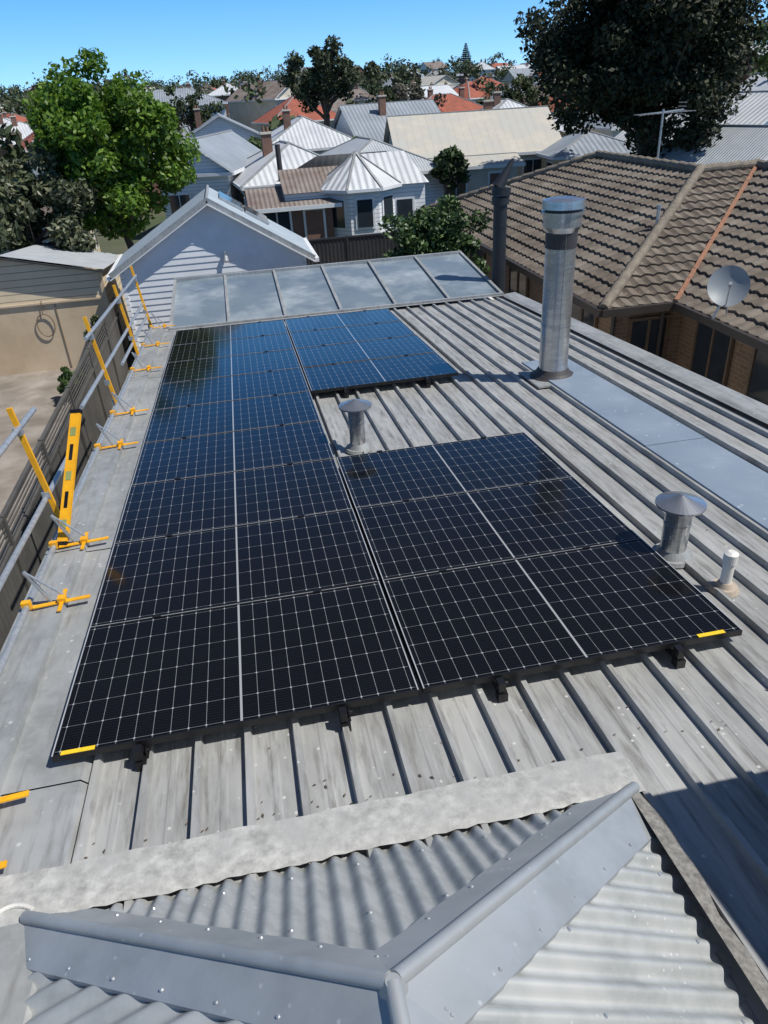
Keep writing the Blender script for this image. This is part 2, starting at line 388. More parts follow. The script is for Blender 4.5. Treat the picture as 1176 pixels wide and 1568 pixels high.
a1=panel_array([(-1.195,range(9)),(.600,range(3))])
a2=panel_array([(.600,range(5,9))])
b=MB()
for x0,y0 in ((-1.17,2.66),(2.10,2.66)): b.box((x0+.085,y0+.012,pz(y0)+.006),(.155,.026,.003),0,Matrix.Rotation(-.067,3,'X'))
b.build('warning_label',[m_label],a1)
# ------------------------------------------------------------------ FLUES
def big_flue(x,y):
    f=empty('exhaust_flue'); b=MB(); z=dz(y)
    b.cyl((x,y,z+.0),(x,y,z+1.72),.165,.165,0,40)
    for h in (.66,1.30): b.cyl((x,y,z+h),(x,y,z+h+.012),.169,.169,0,40)
    b.bar((x-.02,y-.166,z+.05),(x-.02,y-.166,z+1.7),.012,.004,0,(1,0,0))
    b.cyl((x,y,z+1.66),(x,y,z+1.72),.17,.205,0,40); b.cyl((x,y,z+1.72),(x,y,z+1.84),.205,.205,0,40)
    b.cyl((x,y,z+1.84),(x,y,z+1.87),.225,.225,0,40); b.cyl((x,y,z+1.90),(x,y,z+1.98),.228,.222,0,40); b.cyl((x,y,z+1.98),(x,y,z+2.0),.222,.12,0,40)
    b.build('flue_pipe',[m_steel],f,smooth=True)
    b=MB(); b.cyl((x,y,z+1.50),(x,y,z+1.66),.169,.172,0,40); b.cyl((x,y,z+1.87),(x,y,z+1.90),.19,.19,0,30)
    b.cyl((x,y,z+.03),(x,y,z+.06),.27,.25,0,40); b.cyl((x,y,z+.06),(x,y,z+.10),.235,.20,0,40); b.cyl((x,y,z+.10),(x,y,z+.14),.20,.175,0,40)
    b.build('rubber_boot',[m_dark],f,smooth=True)
    b=MB(); b.box((x,y-.02,z+.030),(.62,.66,.02),0,Matrix.Rotation(-.067,3,'X')); b.build('base_flashing',[m_flash],f)
big_flue(3.43,7.76)
def small_vent(x,y,r,h,cr):
    f=empty('roof_vent'); b=MB(); z=dz(y)
    b.cyl((x,y,z),(x,y,z+h-.07),r,r,0,28); b.cyl((x,y,z+h*.6),(x,y,z+h*.6+.012),r+.004,r+.004,0,28)
    for t in (0,2.1,4.2): b.bar((x+r*math.cos(t),y+r*math.sin(t),z+h-.1),(x+r*1.05*math.cos(t),y+r*1.05*math.sin(t),z+h-.02),.012,.004,0)
    b.cyl((x,y,z+h-.045),(x,y,z+h-.032),cr,cr,0,32); b.cyl((x,y,z+h-.032),(x,y,z+h+.025),cr,.01,0,32)
    b.build('vent_pipe',[m_steel],f,smooth=True)
    b=MB(); b.cyl((x,y,z+.02),(x,y,z+.045),r*1.75,r*1.6,0,28); b.cyl((x,y,z+.045),(x,y,z+.09),r*1.35,r*1.02,0,28); b.build('boot',[m_flash],f,smooth=True)
small_vent(.85,6.30,.075,.50,.155); small_vent(2.53,3.62,.083,.46,.155)
f=empty('plumbing_vent_pipe'); b=MB(); z=dz(3.18)
b.cyl((2.62,3.18,z),(2.62,3.18,z+.21),.034,.034,0,20); b.cyl((2.62,3.18,z+.21),(2.62,3.18,z+.275),.042,.042,0,20); b.cyl((2.62,3.18,z+.275),(2.62,3.18,z+.29),.042,.02,0,20)
b.build('pipe',[m_pvc],f,smooth=True)
b=MB(); b.cyl((2.62,3.18,z+.01),(2.62,3.18,z+.04),.09,.075,0,16); b.cyl((2.62,3.18,z+.04),(2.62,3.18,z+.07),.055,.04,0,20); b.build('seal',[M('sealant_tan',(.45,.38,.3),rough=.8)],f,smooth=True)
f=empty('dark_flue'); b=MB(); x,y=4.82,13.7
b.cyl((x,y,-4.6),(x,y,-1.95),.125,.125,0,28); b.cyl((x,y,-1.95),(x,y,-1.83),.16,.16,0,28); b.cyl((x,y,-1.80),(x+.02,y,-1.66),.17,.17,0,28)
b.cyl((x-.05,y,-1.66),(x+.22,y,-1.22),.12,.03,0,16)
b.cyl((x,y,-2.35),(x,y,-2.3),.13,.13,0,28)
b.build('flue',[m_flued],f,smooth=True)
# ------------------------------------------------------------------ GUARD RAIL
g=empty('roof_edge_guard_rail'); b=MB()
def rz(y,h): return dz(y)+h
R=.021
b.cyl((-1.66,-.5,rz(-.5,.10)),(-1.66,13.2,rz(13.2,.10)),R,R,0,12)
b.cyl((-1.74,-.5,rz(-.5,.33)),(-1.74,6.4,rz(6.4,.33)),R,R,0,12)
b.cyl((-1.77,-.5,rz(-.5,.92)),(-1.77,5.85,rz(5.85,.92)),R,R,0,12)
b.cyl((-1.77,8.3,rz(8.3,.95)),(-1.77,13.3,rz(13.3,.95)),R,R,0,12)
b.cyl((-1.74,7.2,rz(7.2,.5)),(-1.74,13.3,rz(13.3,.5)),R,R,0,12)
b.cyl((-1.72,9.8,rz(9.8,.28)),(-1.72,13.3,rz(13.3,.28)),R,R,0,12)
b.build('rails',[m_alu],g,smooth=True)
b=MB()
for yy,top in ((2.2,1.05),(5.35,1.07),(8.6,1.12),(11.0,1.12),(13.1,1.12)):
    b.bar((-1.665,yy,rz(yy,.03)),(-1.80,yy+.06,rz(yy,top)),.038,.028,0,(0,1,0))
    for hh in (.10,.36,.9): b.box((-1.69-.1*hh,yy+.03,rz(yy,hh)),(.06,.055,.06),1)
    b.cyl((-1.665,yy-.02,rz(yy,.04)),(-1.665,yy-.02,rz(yy,-.5)),.02,None,1,8)
for yy in (2.08,2.45,4.12,4.95,7.05,8.15,10.1,11.6,13.0):
    b.bar((-1.62,yy,rz(yy,.10)),(-1.27,yy+.03,rz(yy,.10)),.03,.008,0)
    b.bar((-1.44,yy-.10,rz(yy,.109)),(-1.44,yy+.14,rz(yy,.109)),.024,.008,0)
    b.box((-1.44,yy+.02,rz(yy,.12)),(.05,.05,.03),0)
    b.bar((-1.52,yy+.05,rz(yy,.09)),(-1.62,yy+.05,rz(yy,.34)),.024,.014,1)
    b.bar((-1.40,yy+.05,rz(yy,.09)),(-1.62,yy+.05,rz(yy,.34)),.014,.01,1)
    b.box((-1.66,yy+.02,rz(yy,.11)),(.055,.04,.055),0)
b.build('posts_and_clamps',[m_yel,m_alu],g)
s=empty('spirit_level'); b=MB(); A=V((-1.60,4.98,-2.80)); B=V((-1.43,5.72,-2.06)); ax=(B-A).normalized(); side=V((.95,-.3,0)); side=(side-ax*side.dot(ax)).normalized(); nn=ax.cross(side)
Rm=Matrix((side,nn,ax)).transposed(); Lh=(B-A).length
b.box((A+B)/2,(.078,.028,Lh),0,Rm)
for t in (-.36,0,.34): b.box((A+B)/2+ax*(Lh*t),(.045,.034,.07),1,Rm)
for t in (-.18,.18): b.box((A+B)/2+ax*(Lh*t),(.028,.031,.13),2,Rm)
for t in (-.5,.5): b.box((A+B)/2+ax*(Lh*t),(.084,.034,.03),2,Rm)
b.build('level_body',[m_yel,M('vial_window',(.30,.33,.12),rough=.2),m_black],s)
# ------------------------------------------------------------------ GROUND
def sstep(a,b_,x):
    t=min(1,max(0,(x-a)/(b_-a))); return t*t*(3-2*t)
def T(x,y):
    r=math.hypot(x,y)
    return -6.25+6.8*sstep(60,430,r)+1.4*math.sin(x*.011+.5)*sstep(150,500,r)+6*sstep(500,1600,r)*(.6+.4*math.sin(x*.004+1.))
b=MB(); rad=[0,8,16,24,34,46,60,80,105,135,170,210,260,320,390,470,560,700,900,1200,1600,2400,4000]; ang=64
def gp(r,a): x,y=r*math.sin(a),r*math.cos(a); return (x,y,T(x,y))
for r0,r1 in zip(rad[:-1],rad[1:]):
    for i in range(ang):
        a0,a1_=2*math.pi*i/ang,2*math.pi*(i+1)/ang
        b.face([gp(r0,a0),gp(r0,a1_),gp(r1,a1_),gp(r1,a0)] if r0 else [gp(0,0),gp(r1,a1_),gp(r1,a0)])
b.build('ground',[m_grass],smooth=True,weld=True)
b=MB(); b.face([(-14,3,-6.24),(-3.5,3,-6.24),(-3.5,20.9,-6.24),(-14,20.9,-6.24)]); b.build('concrete_yard',[m_conc])
b=MB(); b.face([(-3.3,-5,-6.235),(9,-5,-6.235),(9,30,-6.235),(-3.3,30,-6.235)]); b.build('side_path',[m_conc])
# ------------------------------------------------------------------ FENCES
def fence(name,p0,p1,z0,h,mat,lattice=0):
    b=MB(); p0=V((*p0,0));p1=V((*p1,0));L=(p1-p0).length;d=(p1-p0)/L;nrm=V((-d.y,d.x,0))
    k=int(L/.14)
    for i in range(k):
        a=p0+d*(i*.14);c=p0+d*((i+.5)*.14);e=p0+d*((i+1)*.14)
        top=z0+h-lattice
        for q,w_,o1,o2 in ((a,c,0,.02),(c,e,.02,0)):
            b.face([q+nrm*o1+V((0,0,z0)),w_+nrm*o2+V((0,0,z0)),w_+nrm*o2+V((0,0,top)),q+nrm*o1+V((0,0,top))])
    b.bar(p0+V((0,0,z0+h-lattice)),p1+V((0,0,z0+h-lattice)),.06,.05)
    if lattice:
        b.bar(p0+V((0,0,z0+h)),p1+V((0,0,z0+h)),.06,.04)
        nz_=6
        for j in range(1,nz_): b.bar(p0+V((0,0,z0+h-lattice*j/nz_)),p1+V((0,0,z0+h-lattice*j/nz_)),.02,.018)
    i=0
    while i*2.4<=L:
        q=p0+d*(i*2.4); b.box(q+V((0,0,z0+h/2+.02)),(.07,.07,h+.04)); i+=1
    b.build(name,[mat])
fence('side_fence',(-3.4,1.5),(-3.4,20.6),-6.25,1.85,m_fence,.42)
fence('back_fence',(-3.4,26.8),(8,26.8),-6.25,1.8,m_fenced)
# ------------------------------------------------------------------ WHITE GABLE GARAGE
gr=empty('white_weatherboard_garage'); D=20.; b=MB()
xl,xr_,xm=-3.0,1.66,-.60; ze,zp=-3.62,-2.20
z=-6.25
while z<zp-.05:
    z1=z+.155
    def wx(zz):
        if zz<=ze: return xl,xr_
        t=(zz-ze)/(zp-ze); return xl+(xm-xl)*t,xr_+(xm-xr_)*t
    l0,r0=wx(z);l1,r1=wx(min(z1,zp-.01))
    b.face([(l0,D-.022,z),(r0,D-.022,z),(r1,D-.004,min(z1,zp)),(l1,D-.004,min(z1,zp))]); b.face([(l0,D-.004,z),(r0,D-.004,z),(r0,D-.022,z),(l0,D-.022,z)])
    z=z1
b.face([(xl,D,-6.25),(xl,D+3.2,-6.25),(xl,D+3.2,ze),(xl,D,ze)],1);b.face([(xr_,D,-6.25),(xr_,D,ze),(xr_,D+3.2,ze),(xr_,D+3.2,-6.25)],1)
b.face([(xl,D+3.2,-6.25),(xr_,D+3.2,-6.25),(xr_,D+3.2,ze),(xm,D+3.2,zp),(xl,D+3.2,ze)],1)
for xx in (xl,xr_): b.box((xx,D-.02,-4.95),(.09,.06,2.6),1)
b.build('walls',[m_white,m_wboard],gr)
b=MB(); ov=.26; sl=(zp-ze)/(xm-xl); sl2=(zp-ze)/(xr_-xm)
ml=V((xl-ov,0,ze-ov*sl)); mr=V((xr_+ov,0,ze-ov*sl2))
ya,yb=D-.20,D+3.0; lf=.06
for e in (ml,mr):
    Tt=V((xm-e.x,0,zp-e.z)); LL=Tt.length
    corr_face(b,(e.x,0,e.z+lf),(0,1,0),Tt,ya,yb,lambda s:LL,pitch=.12,amp=.014)
b.cyl((xm,ya,zp+lf+.02),(xm,yb,zp+lf+.02),.04,.04,1,12)
for e,sg in ((ml,-1),(mr,1)):
    b.bar((e.x,ya-.01,e.z-.03),(xm,ya-.01,zp-.03),.025,.15,2,(0,1,0)); b.bar((e.x+.06*sg,ya,e.z+.0),(e.x+.06*sg,yb,e.z+.0),.1,.1,2)
    b.bar((e.x,ya-.02,e.z+.065),(xm,ya-.02,zp+.065),.12,.02,1,(0,1,0))
    b.face([(e.x,ya,e.z-.05),(xm,ya,zp-.05),(xm,yb,zp-.05),(e.x,yb,e.z-.05)],2)
m_lightroof=M('light_grey_corrugated',(.36,.42,.47),(.30,.36,.41),rough=.45,metal=.15,ns=3)
b.build('roof',[m_lightroof,m_flash,m_white],gr)
b=MB(); Tt=V((xr_-xm,0,ze-zp)).normalized(); c0=V((xm,0,zp+.14))
for t0,t1,ya_,yb_ in ((.35,1.05,D+1.4,D+2.8),(1.1,1.8,D+1.4,D+2.8)):
    b.face([c0+Tt*t0+V((0,ya_,0)),c0+Tt*t1+V((0,ya_,0)),c0+Tt*t1+V((0,yb_,0)),c0+Tt*t0+V((0,yb_,0))])
    b.bar(c0+Tt*t0+V((0,ya_,-.02)),c0+Tt*t1+V((0,ya_,-.02)),.05,.06,1)
b.build('roof_collector',[m_glass,m_alu],gr)
b=MB(); b.box((-.35,D-.08,-3.45),(.06,.12,.16)); b.cyl((-.35,D-.12,-3.5),(-.35,D-.2,-3.62),.05,.07,0,12); b.build('wall_lamp',[m_alu],gr)
# ------------------------------------------------------------------ CREAM GARAGE (left)
cg=empty('cream_garage'); b=MB(); D2=20.9; x1,x0,xm2=-3.68,-8.3,-6.0; ze2,zp2=-3.72,-3.20
b.face([(x0,D2,-4.43),(x1,D2,-4.43),(x1,D2,ze2),(xm2,D2,zp2),(x0,D2,ze2)],0)
b.box(((x0+x1)/2,D2+.05,-5.34),(x1-x0,.1,1.8),1)
b.face([(x1,D2,-6.25),(x1,D2+4,-6.25),(x1,D2+4,ze2-.3),(x1,D2,ze2)],0); b.face([(x0,D2,-6.25),(x0,D2,ze2),(x0,D2+4,ze2-.3),(x0,D2+4,-6.25)],0)
b.box((x1+.0,D2-.02,-4.9),(.1,.05,2.4),1); b.box(((x0+x1)/2,D2-.03,-4.43),(x1-x0,.04,.05),1)
for xx in (-5.0,-7.0): b.box((xx,D2-.012,-5.34),(.02,.02,1.78),2)
b.build('walls',[m_creamb,m_render,m_timber],cg)
b=MB()
for e in ((x1+.15,ze2-.03),(x0-.15,ze2-.03)):
    b.face([(e[0],D2-.15,e[1]+.06),(xm2,D2-.15,zp2+.07),(xm2,D2+4.2,zp2-.35),(e[0],D2+4.2,e[1]-.35)],0)
    b.bar((e[0],D2-.16,e[1]),(xm2,D2-.16,zp2+.01),.03,.14,1,(0,1,0))
b.build('roof',[m_roofcorr,m_fenced],cg)
b=MB(); pts=[V((-5.35+.22*math.sin(t),D2-.05,-5.0+.3*math.cos(t))) for t in np.linspace(0,6.28,20)]
for p,q in zip(pts[:-1],pts[1:]): b.cyl(p,q,.015,None,0,6)
b.cyl((-5.35,D2-.05,-4.7),(-5.3,D2-.05,-4.35),.012,None,0,6)
b.build('hose',[m_timber],cg)
# ------------------------------------------------------------------ TILED HOUSE
th=empty('tiled_roof_house')
tp=.40; EZt=-3.87
def tile_face(b,o,S,T_,s0,s1,tmin,tmax,m=0):
    S=V(S).normalized();T_=V(T_).normalized();n=S.cross(T_); n=n if n.z>0 else -n; o=V(o)
    ds=.27/6; N_=int(round((s1-s0)/ds)); crs=.31
    def P(s,t,h): return o+S*s+T_*t+n*(h+.02*math.sin(2*math.pi*s/.27)+.010*math.sin(4*math.pi*s/.27+.6))
    for i in range(N_):
        sa=s0+ds*i; sb=sa+ds; smid=(sa+sb)/2; t0,t1=tmin(smid),tmax(smid)
        k=math.floor(t0/crs)
        while k*crs<t1:
            ta=max(t0,k*crs);tb=min(t1,(k+1)*crs)
            if tb>ta+.01:
                ha=.045*(1-(ta-k*crs)/crs); hb=.045*(1-(tb-k*crs)/crs)
                j=.007*math.sin(math.floor(sa/.27)*12.9+k*7.7)
                b.face([P(sa,ta,ha+j),P(sb,ta,ha+j),P(sb,tb,hb+j),P(sa,tb,hb+j)],m)
                if ta==k*crs: b.face([P(sa,ta,-.01),P(sb,ta,-.01),P(sb,ta,ha+j),P(sa,ta,ha+j)],m)
            k+=1
b=MB(); sf=math.sqrt(1+tp*tp)
Ax=6.60; Ay0,Ay1=12.8,27.; Rx=11.0; run=Rx-Ax; Cx=8.1; Cr=12.5
tile_face(b,(Ax,0,EZt),(0,1,0),(1,0,tp),Ay0,Ay1,lambda s:0,lambda s:sf*min(run,s-Ay0,Ay1-s))
tile_face(b,(0,Ay0,EZt),(1,0,0),(0,1,tp),Ax,Cr+4.5,lambda s:0 if s<Cx else sf*min(s-Cx,8),lambda s:sf*min(run,s-Ax))
tile_face(b,(Cx,0,EZt),(0,1,0),(1,0,tp),3.5,Ay0+run,lambda s:0 if s<Ay0 else sf*(s-Ay0),lambda s:sf*(Cr-Cx))
b.face([(Rx,Ay0+run,EZt+tp*run),(Rx,Ay1-run,EZt+tp*run),(Rx+run,Ay1,EZt),(Rx+run,Ay0+run,EZt)],0)
b.face([(Ax,Ay1,EZt),(Rx,Ay1-run,EZt+tp*run),(Rx+run,Ay1,EZt)],0)
b.face([(Cr,3.5,EZt+tp*(Cr-Cx)),(Cr,Ay0+run,EZt+tp*(Cr-Cx)),(Cr+4.4,Ay0+run,EZt),(Cr+4.4,3.5,EZt)],0)
b.build('roof_tiles',[m_tile],th)
b=MB()
def ridge(b,p,q,r=.105,m=0):
    p=V(p);q=V(q);L_=(q-p).length;d=(q-p)/L_;k=int(L_/.4)
    for i in range(k):
        a=p+d*(L_*i/k);c=p+d*(L_*(i+1)/k+.03); b.cyl(a+V((0,0,.0)),c+V((0,0,.025)),r*.9,r,m,12)
zR=EZt+tp*run+.04
ridge(b,(Ax,Ay0,EZt+.05),(Rx,Ay0+run,zR)); ridge(b,(Rx,Ay0+run,zR),(Rx,Ay1-run,zR)); ridge(b,(Rx,Ay1-run,zR),(Ax,Ay1,EZt+.04))
ridge(b,(Cr,3.5,EZt+tp*(Cr-Cx)+.04),(Cr,Ay0+run,EZt+tp*(Cr-Cx)+.04)); ridge(b,(Rx,Ay0+run,zR),(Cr,Ay0+run,zR))
b.bar((Cx,Ay0,EZt+.055),(Cx+run,Ay0+run,EZt+tp*run+.055),.085,.03,1)
b.build('ridge_tiles',[m_tilecap,m_terra],th)
b=MB()
for p,q in (((Ax-.06,Ay0-.06,EZt-.03),(Ax-.06,Ay1,EZt-.03)),((Ax-.06,Ay0-.06,EZt-.03),(Cx-.06,Ay0-.06,EZt-.03)),((Cx-.06,Ay0-.06,EZt-.03),(Cx-.06,3.5,EZt-.03))): b.bar(p,q,.12,.14)
b.face([(Ax,Ay0,EZt-.08),(Ax+.6,Ay0,EZt-.08),(Ax+.6,Ay1,EZt-.08),(Ax,Ay1,EZt-.08)]); b.face([(Ax,Ay0,EZt-.078),(Cx+.6,Ay0,EZt-.078),(Cx+.6,Ay0+.6,EZt-.078),(Ax,Ay0+.6,EZt-.078)]); b.face([(Cx,3.5,EZt-.08),(Cx+.6,3.5,EZt-.08),(Cx+.6,Ay0,EZt-.08),(Cx,Ay0,EZt-.08)])
for p in ((Ax+.45,Ay0+.42),(Cx+.0,Ay0+.4)): b.cyl((p[0],p[1],EZt),(p[0],p[1],-6.2),.045,None,0,8)
b.build('gutters',[m_btrim],th)
b=MB(); Wx,Wy,Cw=Ax+.5,Ay0+.5,Cx+.5
b.face([(Wx,Wy,-6.25),(Wx,Wy,EZt-.05),(Wx,Ay1-.5,EZt-.05),(Wx,Ay1-.5,-6.25)]); b.face([(Wx,Wy,-6.25),(Cw,Wy,-6.25),(Cw,Wy,EZt-.05),(Wx,Wy,EZt-.05)]); b.face([(Cw,3.8,-6.25),(Cw,3.8,EZt-.05),(Cw,Wy,EZt-.05),(Cw,Wy,-6.25)])
b.face([(Cw,3.8,-6.25),(16.5,3.8,-6.25),(16.5,3.8,EZt-.05),(Cw,3.8,EZt-.05)]); b.face([(Wx,Ay1-.5,-6.25),(Wx,Ay1-.5,EZt-.05),(14.5,Ay1-.5,EZt-.05),(14.5,Ay1-.5,-6.25)])
b.build('brick_walls',[m_bricky],th)
m_wtrim=M('brown_window_frame',(.16,.11,.07),rough=.5)
b=MB()
def win(b,c,w,h,axis='x',sgn=-1):
    x,y,z=c; o=.03*sgn
    if axis=='x':
        b.box((x+o,y,z),(.05,w,h),0)
        b.box((x+o*1.8,y,z+h/2),(.06,w+.1,.06),1);b.box((x+o*1.8,y,z-h/2),(.08,w+.1,.06),1)
        for q in (-w/2,0,w/2): b.box((x+o*1.8,y+q,z),(.06,.05,h-.07),1)
    else:
        b.box((x,y+o,z),(w,.05,h),0)
        b.box((x,y+o*1.8,z+h/2),(w+.1,.06,.06),1);b.box((x,y+o*1.8,z-h/2),(w+.1,.08,.06),1)
        for q in (-w/2,0,w/2): b.box((x+q,y+o*1.8,z),(.05,.06,h-.07),1)
for yy in (14.6,18.5,22): win(b,(Wx,yy,-4.75),1.3,1.2)
for yy in (12.1,7.6): win(b,(Cw,yy,-4.75),1.1,1.2)
b.box((Cw-.03,10.1,-5.1),(.05,1.5,2.2),0); b.box((Cw-.05,10.9,-5.1),(.06,.07,2.25),1); b.box((Cw-.05,9.3,-5.1),(.06,.07,2.25),1)
win(b,((Wx+Cw)/2,Wy,-4.8),.8,1.1,'y')
b.build('windows',[m_glass,m_wtrim],th)
b=MB(); b.cyl((8.95,15.3,EZt+.9),(8.95,15.3,EZt+1.35),.04,.04,0,12); b.cyl((8.95,15.3,EZt+1.33),(8.95,15.3,EZt+1.4),.055,.055,0,12); b.build('vent_pipe',[m_alu],th)
sd=empty('satellite_dish'); b=MB(); c=V((8.12,11.35,-3.27)); ax=V((-.45,-.72,.5)).normalized(); x_=ax.cross(V((0,0,1))).normalized();y_=x_.cross(ax)
rg=[0,.09,.18,.26,.335]; nA=32
for r0,r1 in zip(rg[:-1],rg[1:]):
    for i in range(nA):
        t0,t1=2*math.pi*i/nA,2*math.pi*(i+1)/nA
        P=lambda r,t:c+x_*r*math.cos(t)+y_*r*1.05*math.sin(t)+ax*(r*r*.9)
        if r0==0: b.face([P(0,0),P(r1,t0),P(r1,t1)])
        else: b.face([P(r0,t0),P(r1,t0),P(r1,t1),P(r0,t1)])
b.build('dish',[M('dish_grey',(.22,.25,.27),(.19,.22,.24),rough=.5)],sd,smooth=True,weld=True)
b=MB(); b.cyl(c-ax*.02,c-ax*.18+V((0,0,-.1)),.03,None,0,10); b.cyl(c-ax*.15+V((0,0,-.05)),(8.0,11.5,EZt-.05),.022,None,0,10); b.cyl(c-y_*.33+ax*.08,c+ax*.42-y_*.1,.012,None,0,8); b.cyl(c+ax*.4-y_*.1,c+ax*.5-y_*.08,.03,None,0,12)
b.cyl(c-ax*.15+V((0,0,-.05)),(8.3,11.5,EZt+.1),.018,None,0,10)
b.build('mount_and_feed',[m_alu],sd,smooth=True)
ta_=empty('tv_antenna'); b=MB(); bx,by=12.5,21.8
b.cyl((bx,by,-3.3),(bx,by,-.95),.03,None,0,8); b.bar((bx-.9,by-.3,-1.05),(bx+.8,by+.3,-1.0),.03,.03,0)
for i in range(12):
    t=i/11; p=V((bx-.9+1.7*t,by-.3+.6*t,-1.04)); l=.18+.25*t; b.cyl(p+V((-.33*l,l,0)),p+V((.33*l,-l,0)),.012,None,0,6)
for k in (-.2,-.1,0,.1,.2): b.cyl((bx+.75,by+.08,-1.02+k),(bx+.75,by+.48,-1.02+k),.01,None,0,6)
b.build('antenna',[m_alu],ta_)
# ------------------------------------------------------------------ TREES
def leaves(cl,rad,per,size,flat=1.,elong=1.):
    C=np.repeat(np.array(cl),per,axis=0); Rr=np.repeat(np.array(rad),per)
    n_=len(C); d=rng.normal(size=(n_,3)); d/=np.linalg.norm(d,axis=1)[:,None]
    rr=Rr*rng.random(n_)**.42; P=C+d*rr[:,None]*np.array([1,1,flat])
    nrm=rng.normal(size=(n_,3))+d*.7+np.array([0,0,.5]); nrm/=np.linalg.norm(nrm,axis=1)[:,None]
    a=np.cross(nrm,rng.normal(size=(n_,3))); a/=np.linalg.norm(a,axis=1)[:,None]; b_=np.cross(nrm,a)
    sz_=size*(.6+.8*rng.random(n_)); a*=(sz_*elong)[:,None]; b_*=(sz_*.55)[:,None]
    return np.stack([P-a,P-b_,P+a,P+b_],1).reshape(-1,3), n_
def add_leaves(name,vs,n_,mats,parent,w=(.4,.35,.25)):
    me=bpy.data.meshes.new(name); me.vertices.add(n_*4); me.vertices.foreach_set('co',vs.astype(np.float32).ravel())
    me.loops.add(n_*4); me.loops.foreach_set('vertex_index',np.arange(n_*4,dtype=np.int32)); me.polygons.add(n_)
    me.polygons.foreach_set('loop_start',np.arange(0,n_*4,4,dtype=np.int32))
    try: me.polygons.foreach_set('loop_total',np.full(n_,4,dtype=np.int32))
    except Exception: pass
    for m in mats: me.materials.append(m)
    me.polygons.foreach_set('material_index',rng.choice(len(mats),n_,p=w).astype(np.int32)); me.update(calc_edges=True); me.validate()
    o=bpy.data.objects.new(name,me); sc.collection.objects.link(o)
    if parent:o.parent=parent
    return o
def leafmat(name,c,rough=.5,tr=.3):
    m=bpy.data.materials.new(name);m.use_nodes=True;N=m.node_tree.nodes;L=m.node_tree.links;b=N['Principled BSDF']
    n=N.new('ShaderNodeTexNoise');n.inputs['Scale'].default_value=.8;n.inputs['Detail'].default_value=1;tc=N.new('ShaderNodeTexCoord');L.new(tc.outputs['Object'],n.inputs['Vector'])
    mx=N.new('ShaderNodeMix');mx.data_type='RGBA';mx.inputs[6].default_value=(*[v*.6 for v in c],1);mx.inputs[7].default_value=(*[v*1.4 for v in c],1);L.new(n.outputs[0],mx.inputs[0])
    L.new(mx.outputs[2],b.inputs['Base Color']);b.inputs['Roughness'].default_value=rough
    t=N.new('ShaderNodeBsdfTranslucent');L.new(mx.outputs[2],t.inputs[0]);ms=N.new('ShaderNodeMixShader');ms.inputs[0].default_value=tr
    L.new(b.outputs[0],ms.inputs[1]);L.new(t.outputs[0],ms.inputs[2]);L.new(ms.outputs[0],N['Material Output'].inputs[0]);return m
m_bark=M('bark',(.12,.09,.07),(.07,.055,.045),rough=.9,ns=8,stretch=(1,1,.3))
def tree(name,base,cc,R,ncl,per,size,cols,clr=(.18,.3),tr=.14,flat=.8,tr_mix=.3,elong=1.,w=(.4,.35,.25),rough=.5):
    e=empty(name); cc=np.array(cc);R=np.array(R); cl=[];rad=[]
    while len(cl)<ncl:
        d=rng.normal(size=3);d/=np.linalg.norm(d); r=rng.random()**.38
        lump=1+.16*math.sin(d[0]*5+cc[0])+.14*math.sin(d[2]*7+d[1]*4+cc[1])
        p=cc+d*R*r*lump*.86; cl.append(p);rad.append(R.mean()*rng.uniform(*clr))
    vs,n_=leaves(cl,rad,per,size,flat,elong); mats=[leafmat(name+'_leaf%d'%i,c,tr=tr_mix,rough=rough) for i,c in enumerate(cols)]
    add_leaves('foliage',vs,n_,mats,e,w)
    b=MB(); base=V(base);top=V(cc)-V((0,0,R[2]*.35)); pr=base
    for i in range(1,6):
        t=i/5; q=base.lerp(top,t)+V((random.uniform(-1,1),random.uniform(-1,1),0))*tr*.8; b.cyl(pr,q,tr*(1.1-.5*(t-.2)),tr*(1.1-.5*t),0,10,False); pr=q
    for i in range(0,ncl,max(1,ncl//22)):
        k=V(cl[i]); st=base.lerp(top,random.uniform(.55,1.)); md=st.lerp(k,.5)+V((0,0,-.1*R[2])); b.cyl(st,md,tr*.4,tr*.25,0,7,False); b.cyl(md,k,tr*.25,tr*.07,0,6,False)
    b.build('trunk_and_limbs',[m_bark],e,smooth=True)
tree('bright_green_tree',(-3.6,27,-6.3),(-3.55,27,-1.15),(3.0,2.7,2.55),125,310,.09,[(.12,.22,.022),(.07,.15,.016),(.17,.28,.032)],clr=(.14,.25),tr_mix=.4)
tree('olive_tree',(-6.2,25.5,-6.3),(-6.1,25.5,-2.8),(2.3,1.8,1.75),70,270,.085,[(.085,.10,.045),(.045,.058,.025),(.15,.155,.09)],tr_mix=.15,elong=1.2)
tree('dark_evergreen_tree',(19.8,36,-6.3),(19.7,36,1.1),(5.9,5.2,4.9),240,330,.125,[(.024,.034,.012),(.014,.022,.008),(.05,.052,.024)],clr=(.15,.22),tr=.35,tr_mix=.12,rough=.75)
tree('eucalyptus_tree',(9.6,78,-6),(10.0,78,1.6),(4.8,4,2.6),46,200,.18,[(.04,.06,.024),(.024,.036,.014),(.07,.085,.04)],clr=(.16,.26),tr=.35,tr_mix=.12,rough=.7)
tree('garden_shrub_tree',(4.8,18.6,-6.3),(4.75,18.6,-3.5),(1.42,1.2,1.15),80,210,.06,[(.04,.085,.02),(.02,.05,.012),(.09,.145,.04)],tr_mix=.15)
tree('garden_shrub',(-4.5,18.2,-6.2),(-4.45,18.2,-5.8),(.42,.5,.42),20,120,.05,[(.07,.12,.03),(.04,.08,.02),(.1,.15,.05)],tr=.04)
tree('garden_shrub',(-4.0,20,-6.2),(-3.9,19.8,-5.1),(.35,.4,.6),20,100,.05,[(.07,.10,.04),(.04,.07,.02),(.12,.12,.06)],tr=.04)
